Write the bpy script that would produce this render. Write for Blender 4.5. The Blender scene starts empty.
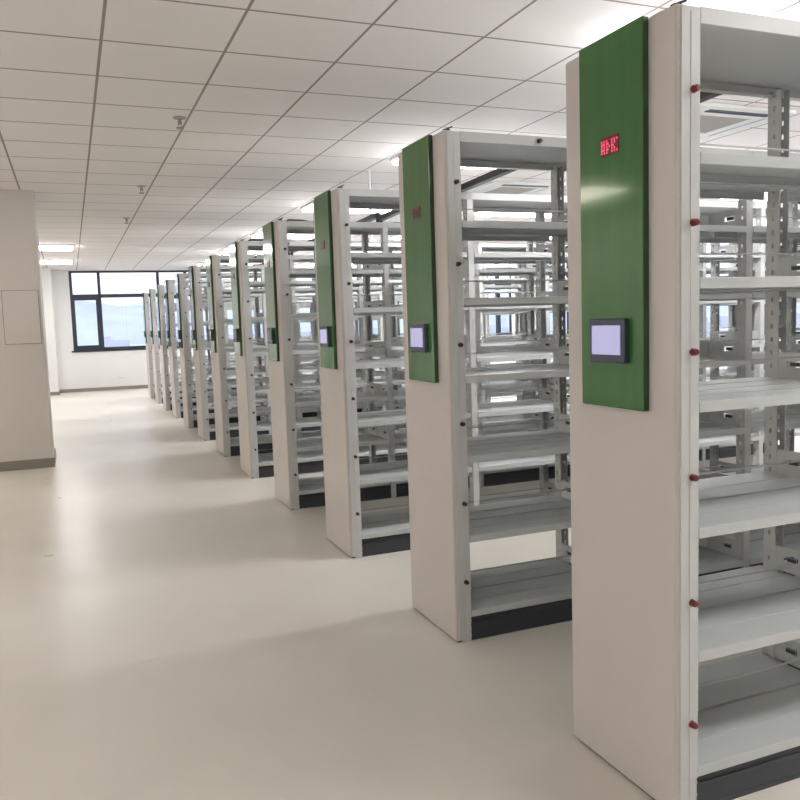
import bpy, bmesh, math, random
from mathutils import Matrix, Vector
random.seed(4)
S = bpy.context.scene
COL = S.collection

# ---------------------------------------------------------------- helpers
def box(bm, x0, x1, y0, y1, z0, z1, bev=0.0, mi=0, seg=2):
    r = bmesh.ops.create_cube(bm, size=1.0)
    vs = r['verts']
    for v in vs:
        v.co = Vector((x0 + (v.co.x + .5) * (x1 - x0), y0 + (v.co.y + .5) * (y1 - y0), z0 + (v.co.z + .5) * (z1 - z0)))
    fs = set(f for v in vs for f in v.link_faces)
    for f in fs: f.material_index = mi
    if bev > 0:
        es = list(set(e for v in vs for e in v.link_edges))
        bmesh.ops.bevel(bm, geom=es, offset=bev, segments=seg, profile=.5, affect='EDGES')
    return bm

def cyl(bm, p0, p1, r0, r1=None, seg=12, mi=0):
    if r1 is None: r1 = r0
    p0, p1 = Vector(p0), Vector(p1)
    d = p1 - p0
    r = bmesh.ops.create_cone(bm, cap_ends=True, segments=seg, radius1=r0, radius2=r1, depth=d.length)
    M = Matrix.Translation((p0 + p1) / 2) @ d.to_track_quat('Z', 'Y').to_matrix().to_4x4()
    bmesh.ops.transform(bm, matrix=M, verts=r['verts'])
    for f in set(f for v in r['verts'] for f in v.link_faces): f.material_index = mi

def bar(bm, p0, p1, w, h, mi=0):
    """flat bar between two points, w wide and h high"""
    p0, p1 = Vector(p0), Vector(p1)
    d = (p1 - p0); L = d.length; d.normalize()
    up = Vector((0, 0, 1)) if abs(d.z) < .95 else Vector((1, 0, 0))
    s = d.cross(up).normalized(); u = s.cross(d)
    vs = []
    for t in (0, L):
        for a, b in ((-1, -1), (1, -1), (1, 1), (-1, 1)):
            vs.append(bm.verts.new(p0 + d * t + s * a * w / 2 + u * b * h / 2))
    for q in ((3, 2, 1, 0), (4, 5, 6, 7), (0, 1, 5, 4), (1, 2, 6, 5), (2, 3, 7, 6), (3, 0, 4, 7)):
        f = bm.faces.new([vs[i] for i in q]); f.material_index = mi

def tube(bm, pts, r, seg=8):
    for a, b in zip(pts[:-1], pts[1:]):
        cyl(bm, a, b, r, seg=seg)
    for p in pts[1:-1]:
        q = bmesh.ops.create_icosphere(bm, subdivisions=1, radius=r)
        bmesh.ops.translate(bm, vec=Vector(p), verts=q['verts'])

def obj(name, bm, mats, parent=None, loc=(0, 0, 0), kind=None, label=None, cat=None, group=None, smooth=False):
    bmesh.ops.recalc_face_normals(bm, faces=bm.faces)
    me = bpy.data.meshes.new(name)
    bm.to_mesh(me); bm.free()
    if not isinstance(mats, (list, tuple)): mats = [mats]
    for m in mats: me.materials.append(m)
    if smooth:
        for p in me.polygons: p.use_smooth = True
    o = bpy.data.objects.new(name, me)
    COL.objects.link(o)
    o.location = loc
    if parent: o.parent = parent
    return tag(o, label, cat, group, kind)

def tag(o, label=None, cat=None, group=None, kind=None):
    if label: o['label'] = label
    if cat: o['category'] = cat
    if group: o['group'] = group
    if kind: o['kind'] = kind
    return o

def empty(name, loc, label=None, cat=None, group=None, kind=None):
    o = bpy.data.objects.new(name, None)
    o.empty_display_size = .1
    COL.objects.link(o); o.location = loc
    return tag(o, label, cat, group, kind)

def copy_tree(o, parent=None, skip=()):
    c = o.copy(); COL.objects.link(c)
    if parent: c.parent = parent
    for ch in kids.get(o.name, ()):
        if ch.name.split('.')[0] in skip: continue
        copy_tree(ch, c, skip)
    return c

# ---------------------------------------------------------------- materials
def mat(name, col, rough=.5, metal=0., spec=.5, emit=None, es=0., coat=0.):
    m = bpy.data.materials.new(name); m.use_nodes = True
    b = m.node_tree.nodes['Principled BSDF']
    b.inputs['Base Color'].default_value = (*col, 1)
    b.inputs['Roughness'].default_value = rough
    b.inputs['Metallic'].default_value = metal
    b.inputs['Specular IOR Level'].default_value = spec
    b.inputs['Coat Weight'].default_value = coat
    b.inputs['Coat Roughness'].default_value = .04
    if emit:
        b.inputs['Emission Color'].default_value = (*emit, 1)
        b.inputs['Emission Strength'].default_value = es
    return m

def noisy(m, scale, amount, bump=0., stretch=(1, 1, 1), detail=3.):
    """gentle procedural colour variation (and bump) over the base colour"""
    nt = m.node_tree; N = nt.nodes; L = nt.links
    b = N['Principled BSDF']
    c = b.inputs['Base Color'].default_value[:]
    tc = N.new('ShaderNodeTexCoord'); mp = N.new('ShaderNodeMapping')
    mp.inputs['Scale'].default_value = stretch
    nz = N.new('ShaderNodeTexNoise'); nz.inputs['Scale'].default_value = scale; nz.inputs['Detail'].default_value = detail
    L.new(tc.outputs['Object'], mp.inputs['Vector']); L.new(mp.outputs['Vector'], nz.inputs['Vector'])
    r = N.new('ShaderNodeValToRGB')
    r.color_ramp.elements[0].position = .3; r.color_ramp.elements[1].position = .7
    r.color_ramp.elements[0].color = (*[max(0, x * (1 - amount)) for x in c[:3]], 1)
    r.color_ramp.elements[1].color = (*[min(1, x * (1 + amount)) for x in c[:3]], 1)
    L.new(nz.outputs['Fac'], r.inputs['Fac']); L.new(r.outputs['Color'], b.inputs['Base Color'])
    if bump:
        bp = N.new('ShaderNodeBump'); bp.inputs['Strength'].default_value = bump; bp.inputs['Distance'].default_value = .01
        L.new(nz.outputs['Fac'], bp.inputs['Height']); L.new(bp.outputs['Normal'], b.inputs['Normal'])
    return m

M = {}
M['panel'] = noisy(mat('cream_powder_coat', (.60, .55, .52), .42), 1.3, .02)
M['steel'] = noisy(mat('pale_grey_shelf_paint', (.60, .61, .60), .38), 2.0, .02)
M['shelf'] = noisy(mat('shelf_board_paint', (.56, .585, .58), .35), 9.0, .03, .04, (.15, 8, 1))
M['green'] = noisy(mat('glossy_green_lacquer', (.036, .150, .036), .10, spec=.45, coat=.25), 3.0, .06, 0, (1, 6, .5))
M['green_edge'] = mat('dark_green_panel_edge', (.03, .07, .03), .3)
M['bezel'] = mat('slate_blue_bezel', (.045, .055, .095), .35)
M['screen'] = mat('lilac_lcd', (.05, .05, .08), .15, emit=(.45, .43, .67), es=.45)
M['led_box'] = mat('red_tinted_led_window', (.09, .012, .02), .2, emit=(.6, .01, .05), es=.04)
M['led'] = mat('lit_red_leds', (.4, .02, .05), .3, emit=(1., .12, .22), es=.35)
M['led_off'] = mat('dim_red_leds', (.20, .05, .05), .3)
M['led_dim'] = mat('dull_red_led_window', (.10, .05, .04), .2)
M['screen_off'] = mat('dark_lcd', (.02, .02, .025), .12)
M['shaded_red'] = mat('shaded_red_plastic', (.07, .014, .018), .35)  # sensor red darkened, shade on the farther racks put into the colour
M['red'] = mat('red_plastic', (.17, .012, .02), .35)
M['black'] = noisy(mat('black_base_paint', (.045, .050, .060), .45), 4.0, .1)
M['dark'] = mat('charcoal_metal', (.035, .042, .045), .45)
M['bolt'] = mat('zinc_bolt', (.5, .5, .5), .35, 1.)
M['wire'] = mat('zinc_wire', (.55, .55, .54), .4, .3)
M['wall'] = noisy(mat('white_wall_paint', (.80, .80, .78), .7), 1.2, .015)
M['column'] = noisy(mat('cream_column_paint', (.72, .67, .63), .65), 1.2, .015)
M['base'] = mat('grey_brown_skirting', (.26, .235, .21), .5)
M['frame'] = mat('anthracite_window_frame', (.022, .028, .045), .4)
M['white'] = mat('white_plastic', (.78, .78, .76), .4)
M['tan'] = noisy(mat('beige_air_filter', (.42, .39, .34), .7), 30., .05)
M['chrome'] = mat('dull_chrome', (.35, .34, .32), .35, .8)
M['light'] = mat('lit_diffuser', (.9, .9, .9), .5, emit=(1., .975, .985), es=11.5)
M['warm_light'] = mat('warm_lit_diffuser', (.9, .88, .8), .5, emit=(1., .93, .76), es=4.5)
M['fill_light'] = mat('added_fill_diffuser', (.9, .9, .9), .5, emit=(1., .955, .955), es=6.5)
M['lightframe'] = mat('white_light_housing', (.85, .85, .85), .4)

# ceiling: suspended tile grid at real tile pitch
m = mat('suspended_ceiling_tiles', (.76, .73, .70), .8); M['ceiling'] = m
nt = m.node_tree; N = nt.nodes; L = nt.links; b = N['Principled BSDF']
tc = N.new('ShaderNodeTexCoord'); sx = N.new('ShaderNodeSeparateXYZ'); L.new(tc.outputs['Object'], sx.inputs[0])
PX, OX, PY, OY = .663, .26, .651, 4.775
def linemask(out, off, p, w):
    a = N.new('ShaderNodeMath'); a.operation = 'SUBTRACT'; L.new(out, a.inputs[0]); a.inputs[1].default_value = off - 50 * p + p / 2
    mo = N.new('ShaderNodeMath'); mo.operation = 'MODULO'; L.new(a.outputs[0], mo.inputs[0]); mo.inputs[1].default_value = p
    s = N.new('ShaderNodeMath'); s.operation = 'SUBTRACT'; L.new(mo.outputs[0], s.inputs[0]); s.inputs[1].default_value = p / 2
    ab = N.new('ShaderNodeMath'); ab.operation = 'ABSOLUTE'; L.new(s.outputs[0], ab.inputs[0])
    lt = N.new('ShaderNodeMath'); lt.operation = 'LESS_THAN'; L.new(ab.outputs[0], lt.inputs[0]); lt.inputs[1].default_value = w / 2
    return lt
l1 = linemask(sx.outputs['X'], OX, PX, .017); l2 = linemask(sx.outputs['Y'], OY, PY, .018)
mx = N.new('ShaderNodeMath'); mx.operation = 'MAXIMUM'; L.new(l1.outputs[0], mx.inputs[0]); L.new(l2.outputs[0], mx.inputs[1])
nz = N.new('ShaderNodeTexNoise'); nz.inputs['Scale'].default_value = 160; L.new(tc.outputs['Object'], nz.inputs['Vector'])
rp = N.new('ShaderNodeValToRGB'); rp.color_ramp.elements[0].color = (.86, .82, .80, 1); rp.color_ramp.elements[1].color = (.90, .865, .85, 1)
L.new(nz.outputs['Fac'], rp.inputs['Fac'])
mc = N.new('ShaderNodeMix'); mc.data_type = 'RGBA'
L.new(mx.outputs[0], mc.inputs['Factor']); L.new(rp.outputs['Color'], mc.inputs[6]); mc.inputs[7].default_value = (.33, .29, .27, 1)
L.new(mc.outputs[2], b.inputs['Base Color'])

# floor: cream vinyl with soft mottling and satin gloss
m = mat('cream_vinyl_floor', (.74, .69, .6), .28, spec=.45); M['floor'] = m
nt = m.node_tree; N = nt.nodes; L = nt.links; b = N['Principled BSDF']
tc = N.new('ShaderNodeTexCoord'); n1 = N.new('ShaderNodeTexNoise'); n1.inputs['Scale'].default_value = .8; n1.inputs['Detail'].default_value = 6
L.new(tc.outputs['Object'], n1.inputs['Vector'])
rp = N.new('ShaderNodeValToRGB'); rp.color_ramp.elements[0].position = .35; rp.color_ramp.elements[1].position = .65
rp.color_ramp.elements[0].color = (.72, .68, .605, 1); rp.color_ramp.elements[1].color = (.78, .745, .675, 1)
L.new(n1.outputs['Fac'], rp.inputs['Fac']); L.new(rp.outputs['Color'], b.inputs['Base Color'])
n2 = N.new('ShaderNodeTexNoise'); n2.inputs['Scale'].default_value = 3.; L.new(tc.outputs['Object'], n2.inputs['Vector'])
mr = N.new('ShaderNodeMapRange'); mr.inputs['To Min'].default_value = .24; mr.inputs['To Max'].default_value = .38
L.new(n2.outputs['Fac'], mr.inputs['Value']); L.new(mr.outputs[0], b.inputs['Roughness'])

# window glass
m = bpy.data.materials.new('window_glass'); m.use_nodes = True; M['glass'] = m
nt = m.node_tree; nt.nodes.clear()
o_ = nt.nodes.new('ShaderNodeOutputMaterial'); t_ = nt.nodes.new('ShaderNodeBsdfTransparent'); g_ = nt.nodes.new('ShaderNodeBsdfGlossy'); x_ = nt.nodes.new('ShaderNodeMixShader')
t_.inputs['Color'].default_value = (.90, .93, .97, 1); g_.inputs['Roughness'].default_value = .02
x_.inputs[0].default_value = .06
nt.links.new(t_.outputs[0], x_.inputs[1]); nt.links.new(g_.outputs[0], x_.inputs[2]); nt.links.new(x_.outputs[0], o_.inputs[0])

# ---------------------------------------------------------------- room
CZ = 3.07
XL, XR, YF, YB = -4.1, 9.8, -3.4, 22.0
bm = bmesh.new(); box(bm, XL - .2, XR + .2, YF - .2, YB + .2, -.1, 0); obj('floor', bm, M['floor'], kind='structure', label='cream vinyl floor with a satin sheen')
bm = bmesh.new(); box(bm, XL - .2, XR + .2, YF - .2, YB + .2, CZ, CZ + .1); obj('ceiling', bm, M['ceiling'], kind='structure', label='suspended ceiling of square white tiles in a grid')
bm = bmesh.new(); box(bm, XL - .15, XL, YF, YB, 0, CZ); obj('wall_left', bm, M['wall'], kind='structure')
bm = bmesh.new(); box(bm, XL - .15, XR + .15, YF - .15, YF, 0, CZ); obj('wall_front', bm, M['wall'], kind='structure')
SILL, WTOP = 1.04, 3.05
bm = bmesh.new()
box(bm, XL - .15, XR + .15, YB, YB + .2, 0, SILL); box(bm, XL - .15, .06, YB, YB + .2, SILL, CZ); box(bm, .06, XR + .15, YB, YB + .2, WTOP, CZ)
obj('wall_back', bm, M['wall'], kind='structure', label='white wall below the far windows')
bm = bmesh.new()
box(bm, XR, XR + .2, YF, YB, 0, SILL); box(bm, XR, XR + .2, YF, 1.0, SILL, CZ); box(bm, XR, XR + .2, 1.0, YB, WTOP, CZ)
for yy in (5.6, 11.0, 16.4): box(bm, XR, XR + .2, yy, yy + .5, SILL, WTOP)
obj('wall_right', bm, M['wall'], kind='structure')
bm = bmesh.new(); box(bm, XL, -.34, 21.3, YB, 0, CZ); obj('wall_pilaster', bm, M['wall'], kind='structure', label='white pilaster beside the far window')
bm = bmesh.new(); box(bm, -1.15, -.27, 9.82, 10.6, 0, CZ, .006); obj('wall_column', bm, M['column'], kind='structure', label='square cream column at the left of the aisle')
bm = bmesh.new(); box(bm, -1.165, -.255, 9.805, 10.615, 0, .105, .003); obj('baseboard_column', bm, M['base'], kind='structure')
bm = bmesh.new(); box(bm, -.34, XR, YB - .02, YB, 0, .085, .003); obj('baseboard_back', bm, M['base'], kind='structure')
bm = bmesh.new(); box(bm, XL, -.32, 21.28, 21.3, 0, .085, .003); obj('baseboard_pilaster', bm, M['base'], kind='structure')
bm = bmesh.new(); box(bm, XL, XL + .02, YF, YB, 0, .1, .003); obj('baseboard_left', bm, M['base'], kind='structure')

def window(name, horizontal, a0, a1, cuts, fixed):
    """a ribbon window; horizontal=True runs along X at y=fixed, else along Y at x=fixed"""
    root = empty(name, (a0, fixed, 0) if horizontal else (fixed, a0, 0), kind='structure')
    def B(bm, u0, u1, w0, w1, z0, z1, bev=0):
        if horizontal: box(bm, u0 - a0, u1 - a0, w0, w1, z0, z1, bev)
        else: box(bm, w0, w1, u0 - a0, u1 - a0, z0, z1, bev)
    bm = bmesh.new()
    B(bm, a0, a1, 0, .09, SILL, SILL + .07); B(bm, a0, a1, 0, .09, WTOP - .05, WTOP)
    B(bm, a0, a1, .005, .085, 2.37, 2.46)
    B(bm, a0, a0 + .07, .001, .089, SILL, WTOP); B(bm, a1 - .07, a1, .001, .089, SILL, WTOP)
    for i, c in enumerate(cuts): B(bm, c - .035, c + .035, .002, .088, SILL, WTOP)
    ed = [a0] + list(cuts) + [a1]
    for i in range(0, len(ed) - 1, 2):    # opening casements have a heavier lower frame
        u0, u1 = ed[i] + .03, ed[i + 1] - .03
        B(bm, u0, u1, -.01, .07, SILL + .05, SILL + .13); B(bm, u0, u1, -.01, .07, 2.31, 2.39)
        B(bm, u0, u0 + .07, -.009, .069, SILL + .05, 2.38); B(bm, u1 - .07, u1, -.009, .069, SILL + .05, 2.38)
    obj('window_frame', bm, M['frame'], root)
    for u0, u1 in zip(ed[:-1], ed[1:]):
        for z0, z1 in ((SILL + .05, 2.40), (2.43, WTOP - .03)):
            bm = bmesh.new(); B(bm, u0 + .02, u1 - .02, .04, .046, z0, z1); obj('pane', bm, M['glass'], root)
    bm = bmesh.new(); B(bm, a0 - .05, a1 if horizontal else a1, -.03, 0, SILL - .035, SILL + .005, .004); obj('window_sill', bm, M['frame'], root)
    return root
cuts = []; x = .06
for k in range(9):
    x += .70 if k % 2 == 0 else 1.45
    if x < XR - .3: cuts.append(x)
window('window_1', True, .06, XR, cuts, YB)
n = 2
for y0, y1 in ((1.0, 5.6), (6.1, 11.0), (11.5, 16.4), (16.9, 22.0)):
    window('window_%d' % n, False, y0, y1, [y0 + .75, y0 + 2.3, y0 + 3.05], XR); n += 1

# access cover on the column, wall socket
bm = bmesh.new(); box(bm, -.006, .366, -.006, 0, -.006, .586, mi=1); box(bm, 0, .36, -.016, -.001, 0, .58, .003)
obj('access_cover', bm, [M['column'], M['base']], loc=(-.66, 9.82, 1.40), label='flat cream access cover on the front of the left column', cat='access cover')
bm = bmesh.new(); box(bm, 0, .16, -.012, 0, 0, .075, .003)
t = obj('wall_socket', bm, M['white'], loc=(1.06, YB, .27), label='small white socket plate low on the wall under the far window', cat='socket')
bm = bmesh.new()
for dx in (.035, .065, .105, .125): box(bm, dx, dx + .006, -.014, -.011, .03, .05)
obj('pin_slots', bm, M['dark'], t)

# ---------------------------------------------------------------- ceiling fittings
def light_mesh():
    pass
def ceiling_light(x0, y0, label, group):
    w, d = 1.31, .60
    t = empty('ceiling_light', (x0, y0, CZ), label, 'ceiling light', group)
    bm = bmesh.new()
    box(bm, 0, w, 0, .02, -.03, 0); box(bm, 0, w, d - .02, d, -.03, 0); box(bm, 0, .02, .02, d - .02, -.03, 0); box(bm, w - .02, w, .02, d - .02, -.03, 0)
    obj('housing', bm, M['lightframe'], t)
    bm = bmesh.new(); box(bm, .02, w - .02, .02, d - .02, -.06, -.004, .006); obj('diffuser', bm, M['light'], t)
    return t
for i, y in enumerate((3.80 - 3.255, 3.80, 7.055, 10.31, 13.565, 16.82, 20.075)):
    w = ['over the near end of the racks', 'between the nearest racks', 'above the third gap between racks', 'above the middle racks', 'beyond the middle racks', 'above the far racks', 'closest to the far window'][i]
    ceiling_light(2.96, y - .3, 'white panel light %s, near the green end panels' % w, 'ceiling lights over the racks')
    ceiling_light(5.55, y - .3, 'white panel light %s, deeper inside the room' % w, 'ceiling lights over the racks')
for y in (3.5, 8.0, 12.9, 17.8):
    ceiling_light(8.2, y, {3.5: 'panel light by the right-hand windows, nearest of its row', 8.0: 'panel light by the right-hand windows, second of its row', 12.9: 'panel light by the right-hand windows, third of its row', 17.8: 'panel light by the right-hand windows, farthest of its row'}[y], 'ceiling lights by the right windows')
ceiling_light(-1.15, 15.62, 'bright rectangular panel light beyond the left column, nearer of the two', 'panel lights beyond the column')
ceiling_light(-1.15, 18.75, 'bright rectangular panel light beyond the left column, closer to the far window', 'panel lights beyond the column')
for y, lb in ((-1.9, 'behind the camera, nearest the front wall'), (1.5, 'left of the camera'), (4.9, 'left of the aisle, last before the warm lights')):  # unseen fill lights, added to brighten the end panels from the left
    t = ceiling_light(-3.7, y, 'added unseen fill panel light %s' % lb, 'added fill panel lights left of the aisle')
    for ch in t.children:
        if ch.name.startswith('diffuser'): ch.material_slots[0].link = 'OBJECT'; ch.material_slots[0].material = M['fill_light']
for y, lb in ((8.2, 'nearer'), (9.54, 'farther')):
    t = ceiling_light(-2.75, y, 'warm panel light close to the left wall, %s of the two' % lb, 'warm panel lights by the left wall')
    t.rotation_euler.z = math.pi / 2
    for ch in t.children:
        if ch.name.startswith('diffuser'): ch.material_slots[0].link = 'OBJECT'; ch.material_slots[0].material = M['warm_light']

for (px_, py_, lb) in ((.86, 6.31, 'nearest of the sprinkler heads over the aisle'), (.825, 9.34, 'middle sprinkler head over the aisle'), (.83, 11.97, 'farthest of the sprinkler heads over the aisle')):
    t = empty('sprinkler_head', (px_, py_, CZ), lb, 'sprinkler', 'sprinkler heads over the aisle')
    bm = bmesh.new(); cyl(bm, (0, 0, -.008), (0, 0, 0), .045, .05, 20); obj('flange', bm, M['chrome'], t)
    bm = bmesh.new(); cyl(bm, (0, 0, -.05), (0, 0, -.007), .012); bar(bm, (-.014, 0, -.03), (-.010, 0, -.075), .005, .005); bar(bm, (.014, 0, -.03), (.010, 0, -.075), .005, .005); obj('stem', bm, M['chrome'], t)
    bm = bmesh.new(); cyl(bm, (0, 0, -.082), (0, 0, -.074), .026, .03, 16); obj('deflector', bm, M['chrome'], t)

for (ax, ay, lb) in ((4.45, 4.86, 'seen through the nearest rack'), (4.55, 8.2, 'seen through the second rack'), (4.55, 11.6, 'farther back above the middle racks')):
    t = empty('ceiling_air_conditioner', (ax, ay, CZ), 'square ceiling air conditioner with beige grille, ' + lb, 'air conditioner', 'cassette air conditioners in the ceiling')
    W_ = .98
    bm = bmesh.new()
    box(bm, 0, W_, 0, .24, -.03, 0, .006); box(bm, 0, W_, W_ - .24, W_, -.03, 0, .006); box(bm, 0, .24, .235, W_ - .235, -.03, 0, .006); box(bm, W_ - .24, W_, .235, W_ - .235, -.03, 0, .006)
    obj('cover', bm, M['white'], t)
    bm = bmesh.new(); box(bm, .235, W_ - .235, .235, W_ - .235, -.026, -.002)
    obj('intake_grille', bm, M['tan'], t)
    for q in range(4):
        bm = bmesh.new(); box(bm, -.31, .31, -.42, -.36, -.032, -.028); box(bm, -.31, .31, -.375, -.355, -.036, -.030)
        v = obj('air_outlet', bm, M['dark'] if q == 0 else M['white'], t); v.location = (W_ / 2, W_ / 2, 0); v.rotation_euler.z = q * math.pi / 2

# ---------------------------------------------------------------- shelving rack
H = 2.335; D = .532; EP = .048; BAY = .85; NB = 6
YS = [1.80, 3.27, 4.80, 6.34, 7.87, 9.40, 10.93, 12.46, 13.99, 15.50, 17.05, 18.60]
XF = 1.57
LV = [.150, .505, .878, 1.247, 1.599, 1.944]
kids = {}
XU = [.034 if k == 0 else .044 + BAY * k for k in range(NB + 1)]   # left side of every upright
XE = XU[-1] + .045
root = empty('mobile_shelving_rack', (XF, YS[0], 0))
K = kids[root.name] = []
def add(name, bm, m, loc=(0, 0, 0), label=None, parent=None, **k):
    o = obj(name, bm, m, parent or root, loc, label=label, **k)
    kids.setdefault((parent or root).name, []).append(o)
    return o
def again(o, loc):
    c = o.copy(); COL.objects.link(c); c.location = loc; c.parent = o.parent
    kids[o.parent.name].append(c); return c

# end panel
bm = bmesh.new(); box(bm, 0, EP, 0, D, .008, H, .010, seg=3)
ep = add('end_panel', bm, M['panel'])
bm = bmesh.new(); box(bm, .012, EP - .005, .012, D - .012, .0, .013)
add('bottom_seal', bm, M['dark'], parent=ep)
# steel cover strip on the narrow side of the end frame, front and back
bm = bmesh.new()
box(bm, .014, .080, -.004, .004, .115, H - .006, .002); box(bm, .014, .048, -.004, .004, .012, .116, .002); box(bm, .046, .0475, -.0055, -.003, .03, H - .02)
add('side_strip', bm, M['steel'])
again(K[-1], (0, D, 0))
# green panel
bm = bmesh.new(); box(bm, -.022, 0, .112, .420, 1.215, H + .002, .003)
for f in bm.faces:
    if abs(f.normal.x) < .6: f.material_index = 1
cp = add('control_panel', bm, [M['green'], M['green_edge']])
bm = bmesh.new(); box(bm, -.040, -.022, .177, .352, 1.355, 1.490, .004)
sc_ = add('touchscreen', bm, M['bezel'], parent=cp)
bm = bmesh.new(); box(bm, -.042, -.0395, .196, .336, 1.380, 1.470); add('display', bm, M['screen'], parent=sc_)
bm = bmesh.new(); box(bm, -.0245, -.022, .220, .307, 1.985, 2.040, .001); add('led_sign', bm, M['led_box'], parent=cp)
GL = ["#.#.#...#.#.#", "###.##..#.#..", "#.#.#.#.##...", "###.##..#.#..", "#.#.#...#.#.#"]
bm = bmesh.new()
for r, row in enumerate(GL):
    for c, ch in enumerate(row):
        if ch == '#':
            yy = .302 - c * .0062; zz = 2.030 - r * .0085
            box(bm, -.0262, -.0244, yy - .0052, yy - .0002, zz - .0065, zz)
add('led_text', bm, M['led'], parent=kids[cp.name][-1])

# uprights: slotted channels, open towards the inside of the rack
def upright_bm(front=True):
    bm = bmesh.new()
    w, d, tk = .045, .058, .003
    y0 = 0 if front else D - d
    yo = y0 if front else y0 + d - tk
    z0, z1 = .0, H - .03
    box(bm, 0, w, yo, yo + tk, z0, z1)                       # outer web
    s0 = y0 if front else y0 + .0
    for x0 in (0, w - tk):                                   # slotted flanges
        box(bm, x0, x0 + tk, y0, y0 + .024, z0, z1); box(bm, x0, x0 + tk, y0 + .034, y0 + d, z0, z1)
        z = z0
        while z < z1 - .02:
            box(bm, x0, x0 + tk, y0 + .024, y0 + .034, z, min(z + .032, z1)); z += .05
    return bm
uf = add('upright', upright_bm(True), M['steel'], (XU[0], 0, 0))
ub = add('upright', upright_bm(False), M['steel'], (XU[0], 0, 0))
for x in XU[1:]: again(uf, (x, 0, 0)); again(ub, (x, 0, 0))

# shelf boards: two per level and bay, front and back, with turned-down lips
def board_bm(y0, y1):
    bm = bmesh.new(); w = BAY - .048; h = .032
    box(bm, 0, w, y0 + .002, y1 - .002, -.004, 0)
    box(bm, 0, w, y0, y0 + .003, -h, 0, .001); box(bm, 0, w, y1 - .003, y1, -h, 0, .001)
    box(bm, 0, w, y0 + .003, y0 + .016, -h, -h + .003); box(bm, 0, w, y1 - .016, y1 - .003, -h, -h + .003)
    for q in (.5,):
        yy = y0 + (y1 - y0) * q; box(bm, 0, w, yy - .006, yy + .006, -.001, .0015)
    return bm
bf = bb = None
for z in LV:
    for k in range(NB):
        x = (.0815 if k == 0 else XU[k] + .046)
        if bf is None:
            bf = add('shelf', board_bm(-.004, D / 2 - .008), M['shelf'], (x, 0, z)); bb = add('shelf', board_bm(D / 2 + .008, D + .004), M['shelf'], (x, 0, z))
        else: again(bf, (x, 0, z)); again(bb, (x, 0, z))
# shelf bracket: flat plate across the rack with hooked slots
def bracket_bm():
    bm = bmesh.new(); t = .0025
    y0, y1 = .05, D - .05; z0, z1 = .0, .095
    # plate pierced by two oval slots
    def strip(a, b, c, d_): box(bm, 0, t, a, b, c, d_)
    strip(y0, y1, z0, .040); strip(y0, y1, .066, z1)
    strip(y0, .085, .040, .066); strip(.155, .365, .040, .066); strip(.435, y1, .040, .066)
    for a in (.092, .372): box(bm, -.003, .0055, a, a + .045, .043, .060, .001, mi=1)
    return bm
br = None
for z in LV:
    for k in range(NB):
        x = XU[k + 1] + .002
        if br is None: br = add('shelf_bracket', bracket_bm(), [M['steel'], M['dark']], (x, 0, z))
        else: again(br, (x, 0, z))
# back stop wires
bs = None
for z in LV:
    for k in range(NB):
        if bs is None:
            bm = bmesh.new(); cyl(bm, (0, D / 2, .09), (BAY - .046, D / 2, .09), .0035, seg=6); cyl(bm, (.006, D / 2, 0), (.006, D / 2, .09), .003, seg=6); cyl(bm, (BAY - .05, D / 2, 0), (BAY - .05, D / 2, .09), .003, seg=6)
            bs = add('back_stop', bm, M['wire'], (.0815 if k == 0 else XU[k] + .046, 0, z))
        else: again(bs, (XU[k] + .046, 0, z))
# top lids
bm = bmesh.new()
w = BAY - .002
box(bm, 0, w, .003, D - .003, H - .012, H - .006); box(bm, 0, w, -.004, .002, H - .048, H - .004, .001); box(bm, 0, w, D - .002, D + .004, H - .048, H - .004, .001)
box(bm, 0, w, .002, .03, H - .048, H - .044); box(bm, 0, w, D - .03, D - .002, H - .048, H - .044)
tp = add('top_panel', bm, M['steel'], (.081, 0, 0))
for k in range(1, NB): again(tp, (.081 + BAY * k, 0, 0))
# base plinth
bm = bmesh.new(); box(bm, .0795, XE, .012, D - .012, .0, .108, .003); box(bm, EP + .004, XE, .006, D - .006, .076, .088, .002); box(bm, EP + .004, XE, .008, D - .008, .0, .012, .002)
bp_ = add('base_plinth', bm, M['black'])
bt = None
for z in (.03, .06, .098):
    for y in (.009,):
        bm = bmesh.new(); cyl(bm, (EP + .03, .000, z), (EP + .03, .013, z), .005, seg=8); bt = add('bolt', bm, M['bolt'], parent=bp_)
# infrared sensor buttons down the near edge
sb = None
for z in (.29, .66, 1.03, 1.39, 1.75, 2.11):
    if sb is None:
        bm = bmesh.new(); cyl(bm, (.055, -.020, 0), (.055, -.003, 0), .0095, .011, seg=14); cyl(bm, (.055, -.024, 0), (.055, -.018, 0), .007, .0095, seg=14)
        sb = add('sensor_button', bm, M['red'], (0, 0, z), smooth=False)
    else: again(sb, (0, 0, z))
again(sb, (.43, -.002, H - .026))
# little latch at the top corner
bm = bmesh.new(); box(bm, .02, .05, .03, .05, H - .004, H + .012, .003); bar(bm, (.03, .04, H + .01), (.06, .03, H + .022), .006, .006); add('top_latch', bm, M['dark'])
# far end frame closing the rack
bm = bmesh.new(); box(bm, XE, XE + .02, 0, D, .0, H, .004); add('rear_end_panel', bm, M['panel'])

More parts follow.
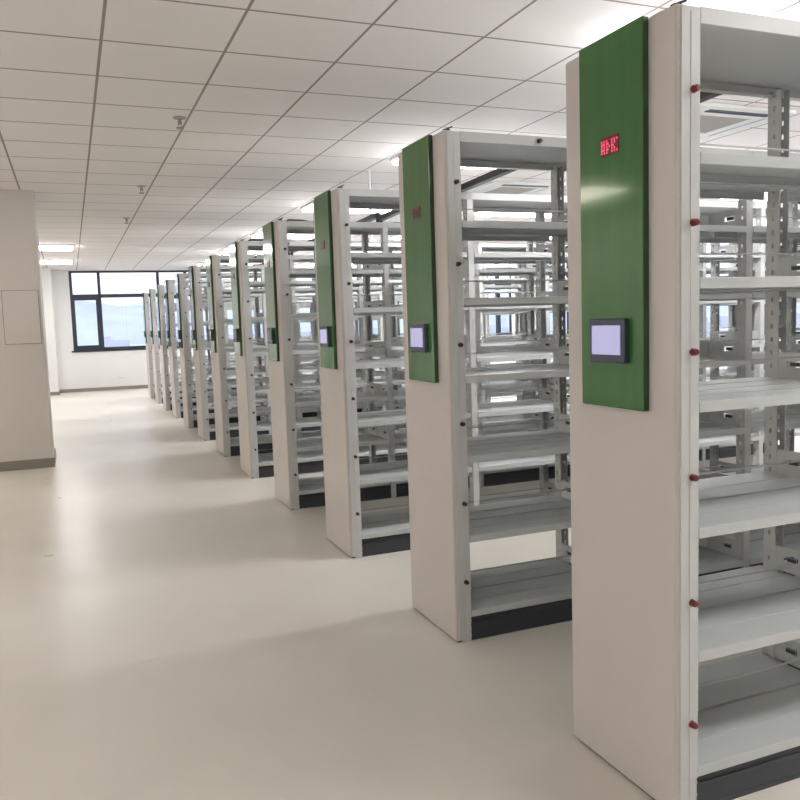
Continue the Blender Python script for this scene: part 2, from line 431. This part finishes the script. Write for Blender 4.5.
labels = [
 'nearest mobile shelving rack, its green panel and lit screen largest at the right',
 'second rack from the camera, standing just left of the nearest one, whole green panel visible',
 'third rack from the camera, last one whose lit screen faces the aisle clearly',
 'fourth rack from the camera, narrow green panel edge with pale reflection',
 'fifth rack from the camera, its green panel showing only a dark edge',
 'sixth rack from the camera, directly behind the fifth along the aisle',
 'seventh rack from the camera, midway down the row of shelving',
 'eighth rack from the camera, just beyond the middle of the row',
 'fourth rack from the far end, a slim grey end beside the window',
 'third rack from the far end, seen against the window',
 'second rack from the far end, a thin sliver against the window',
 'farthest and smallest mobile shelving rack, closest to the window wall']
for i in range(1, len(YS)):
    skip = () if i < 5 else (('back_stop', 'bolt', 'top_latch') if i < 8 else ('back_stop', 'bolt', 'top_latch', 'shelf_bracket', 'led_text'))
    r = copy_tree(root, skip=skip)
    for o in r.children_recursive:
        nm = o.name.split('.')[0]
        if nm == 'led_text': o.material_slots[0].link = 'OBJECT'; o.material_slots[0].material = M['led_off']
        if nm == 'sensor_button': o.material_slots[0].link = 'OBJECT'; o.material_slots[0].material = M['shaded_red']
        if nm == 'led_sign': o.material_slots[0].link = 'OBJECT'; o.material_slots[0].material = M['led_dim']
        if nm == 'display' and i > 2: o.material_slots[0].link = 'OBJECT'; o.material_slots[0].material = M['screen_off']
    r.location = (XF, YS[i], 0); tag(r, labels[i], 'shelving rack', 'mobile shelving racks along the aisle')
tag(root, labels[0], 'shelving rack', 'mobile shelving racks along the aisle')

# ---------------------------------------------------------------- overhead cable arms between racks
armn = ['between the two nearest racks', 'between the second and third racks', 'between the third and fourth racks', 'between the fourth and fifth racks', 'between the fifth and sixth racks', 'between the sixth and seventh racks']
for i in range(6):
    ya, yb = YS[i] + .20, YS[i + 1] + .33
    t = empty('cable_arm', (2.5, ya, H - .002), 'dark folding cable arm above the shelving ' + armn[i], 'cable arm', 'cable arms linking the rack tops')
    bm = bmesh.new(); bar(bm, (0, 0, .085), (.08, yb - ya, .075), .05, .04); obj('arm', bm, M['dark'], t)
    bm = bmesh.new(); cyl(bm, (.08, yb - ya, .0), (.08, yb - ya, .098), .016); box(bm, .05, .17, yb - ya - .03, yb - ya + .03, 0, .010, .002); obj('pivot', bm, M['dark'], t)
    bm = bmesh.new(); cyl(bm, (0, 0, 0), (0, 0, .107), .016); box(bm, -.05, .05, -.03, .03, 0, .010, .002); obj('pivot', bm, M['dark'], t)
    # cable looping along the rack top from the end panel to the arm
    bm = bmesh.new()
    pts = [(-.80, yb - ya + .02, .009), (-.74, yb - ya + .03, .05), (-.62, yb - ya + .01, .045), (-.50, yb - ya + .04, .028), (-.36, yb - ya + .02, .04), (-.2, yb - ya + .03, .02), (.02, yb - ya + .02, .03), (.08, yb - ya, .05)]
    tube(bm, pts, .009); obj('cable', bm, M['dark'], t)

for (x, y, lb) in ((2.97, 7.97, 'white power conduit dropping from the ceiling onto a rack, left of the second green panel'),):
    t = empty('power_conduit', (x, y, H), lb, 'conduit')
    bm = bmesh.new(); cyl(bm, (0, 0, .0), (0, 0, CZ - H), .012); obj('pipe', bm, M['white'], t)
    bm = bmesh.new(); box(bm, -.04, .04, -.04, .04, 0, .03, .004); obj('junction_box', bm, M['white'], t)

# ---------------------------------------------------------------- outside
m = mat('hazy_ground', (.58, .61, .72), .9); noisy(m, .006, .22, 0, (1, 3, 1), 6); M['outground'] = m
bm = bmesh.new(); box(bm, -3000, 3000, 25, 5000, -22, -21); obj('ground', bm, M['outground'], kind='structure')
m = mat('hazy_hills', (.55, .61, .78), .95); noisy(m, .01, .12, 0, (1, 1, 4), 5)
bm = bmesh.new()
NX = 90; rows = []
for j, (yy, zz) in enumerate(((0, -22), (120, .35), (300, 1.), (520, .55), (800, -22))):
    row = []
    for i in range(NX + 1):
        x = -1400 + i * 5200 / NX
        hgt = 48 + 16 * math.sin(i * .31) + 9 * math.sin(i * .83 + 1) + 5 * math.sin(i * 1.9)
        row.append(bm.verts.new((x, 1500 + yy, -22 if zz == -22 else hgt * zz)))
    rows.append(row)
for a, c in zip(rows[:-1], rows[1:]):
    for i in range(NX): bm.faces.new((a[i], a[i + 1], c[i + 1], c[i]))
obj('hills', bm, m, kind='structure', smooth=True)
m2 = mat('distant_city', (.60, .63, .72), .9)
bm = bmesh.new()
for i in range(260):
    x = random.uniform(-500, 1700); y = random.uniform(260, 1300)
    w_ = random.uniform(10, 34); h_ = random.uniform(5, 17)
    box(bm, x, x + w_, y, y + 14, -21.5, -21.5 + h_)
tag(obj('city_blocks', bm, m2), 'hazy low city blocks far beyond the window', 'buildings', kind='stuff')

# ---------------------------------------------------------------- world
w = bpy.data.worlds.new('World'); S.world = w; w.use_nodes = True
nt = w.node_tree; N = nt.nodes; L = nt.links; bg = N['Background']
tc = N.new('ShaderNodeTexCoord'); sx = N.new('ShaderNodeSeparateXYZ'); L.new(tc.outputs['Generated'], sx.inputs[0])
rp = N.new('ShaderNodeValToRGB')
e = rp.color_ramp.elements
e[0].position = .5; e[0].color = (.70, .78, 1.0, 1)
e[1].position = .54; e[1].color = (1, 1, 1, 1)
mr = N.new('ShaderNodeMapRange'); mr.inputs['From Min'].default_value = -1; mr.inputs['From Max'].default_value = 1
L.new(sx.outputs['Z'], mr.inputs['Value']); L.new(mr.outputs[0], rp.inputs['Fac']); L.new(rp.outputs['Color'], bg.inputs['Color'])
bg.inputs['Strength'].default_value = .85

# ---------------------------------------------------------------- camera
cam = bpy.data.cameras.new('Camera'); co = bpy.data.objects.new('Camera', cam); COL.objects.link(co)
R = Matrix(((0.92508621, 0.06601118, -0.37397596), (-0.37839285, 0.07682521, -0.92245148), (-0.03216132, 0.99485698, 0.0960481)))
# camera axes expressed in world space (x right, y up, z back)
R = R.to_quaternion().to_matrix()
co.matrix_world = Matrix.Translation((0, 0, 1.5)) @ R.to_4x4()
cam.sensor_width = 36; cam.lens = 804.5 * 36 / 800; cam.clip_end = 8000; cam.clip_start = .05
S.camera = co
S.view_settings.view_transform = 'Standard'; S.view_settings.look = 'None'
S.view_settings.exposure = 1.12; S.view_settings.gamma = 1; S.view_settings.use_curve_mapping = False
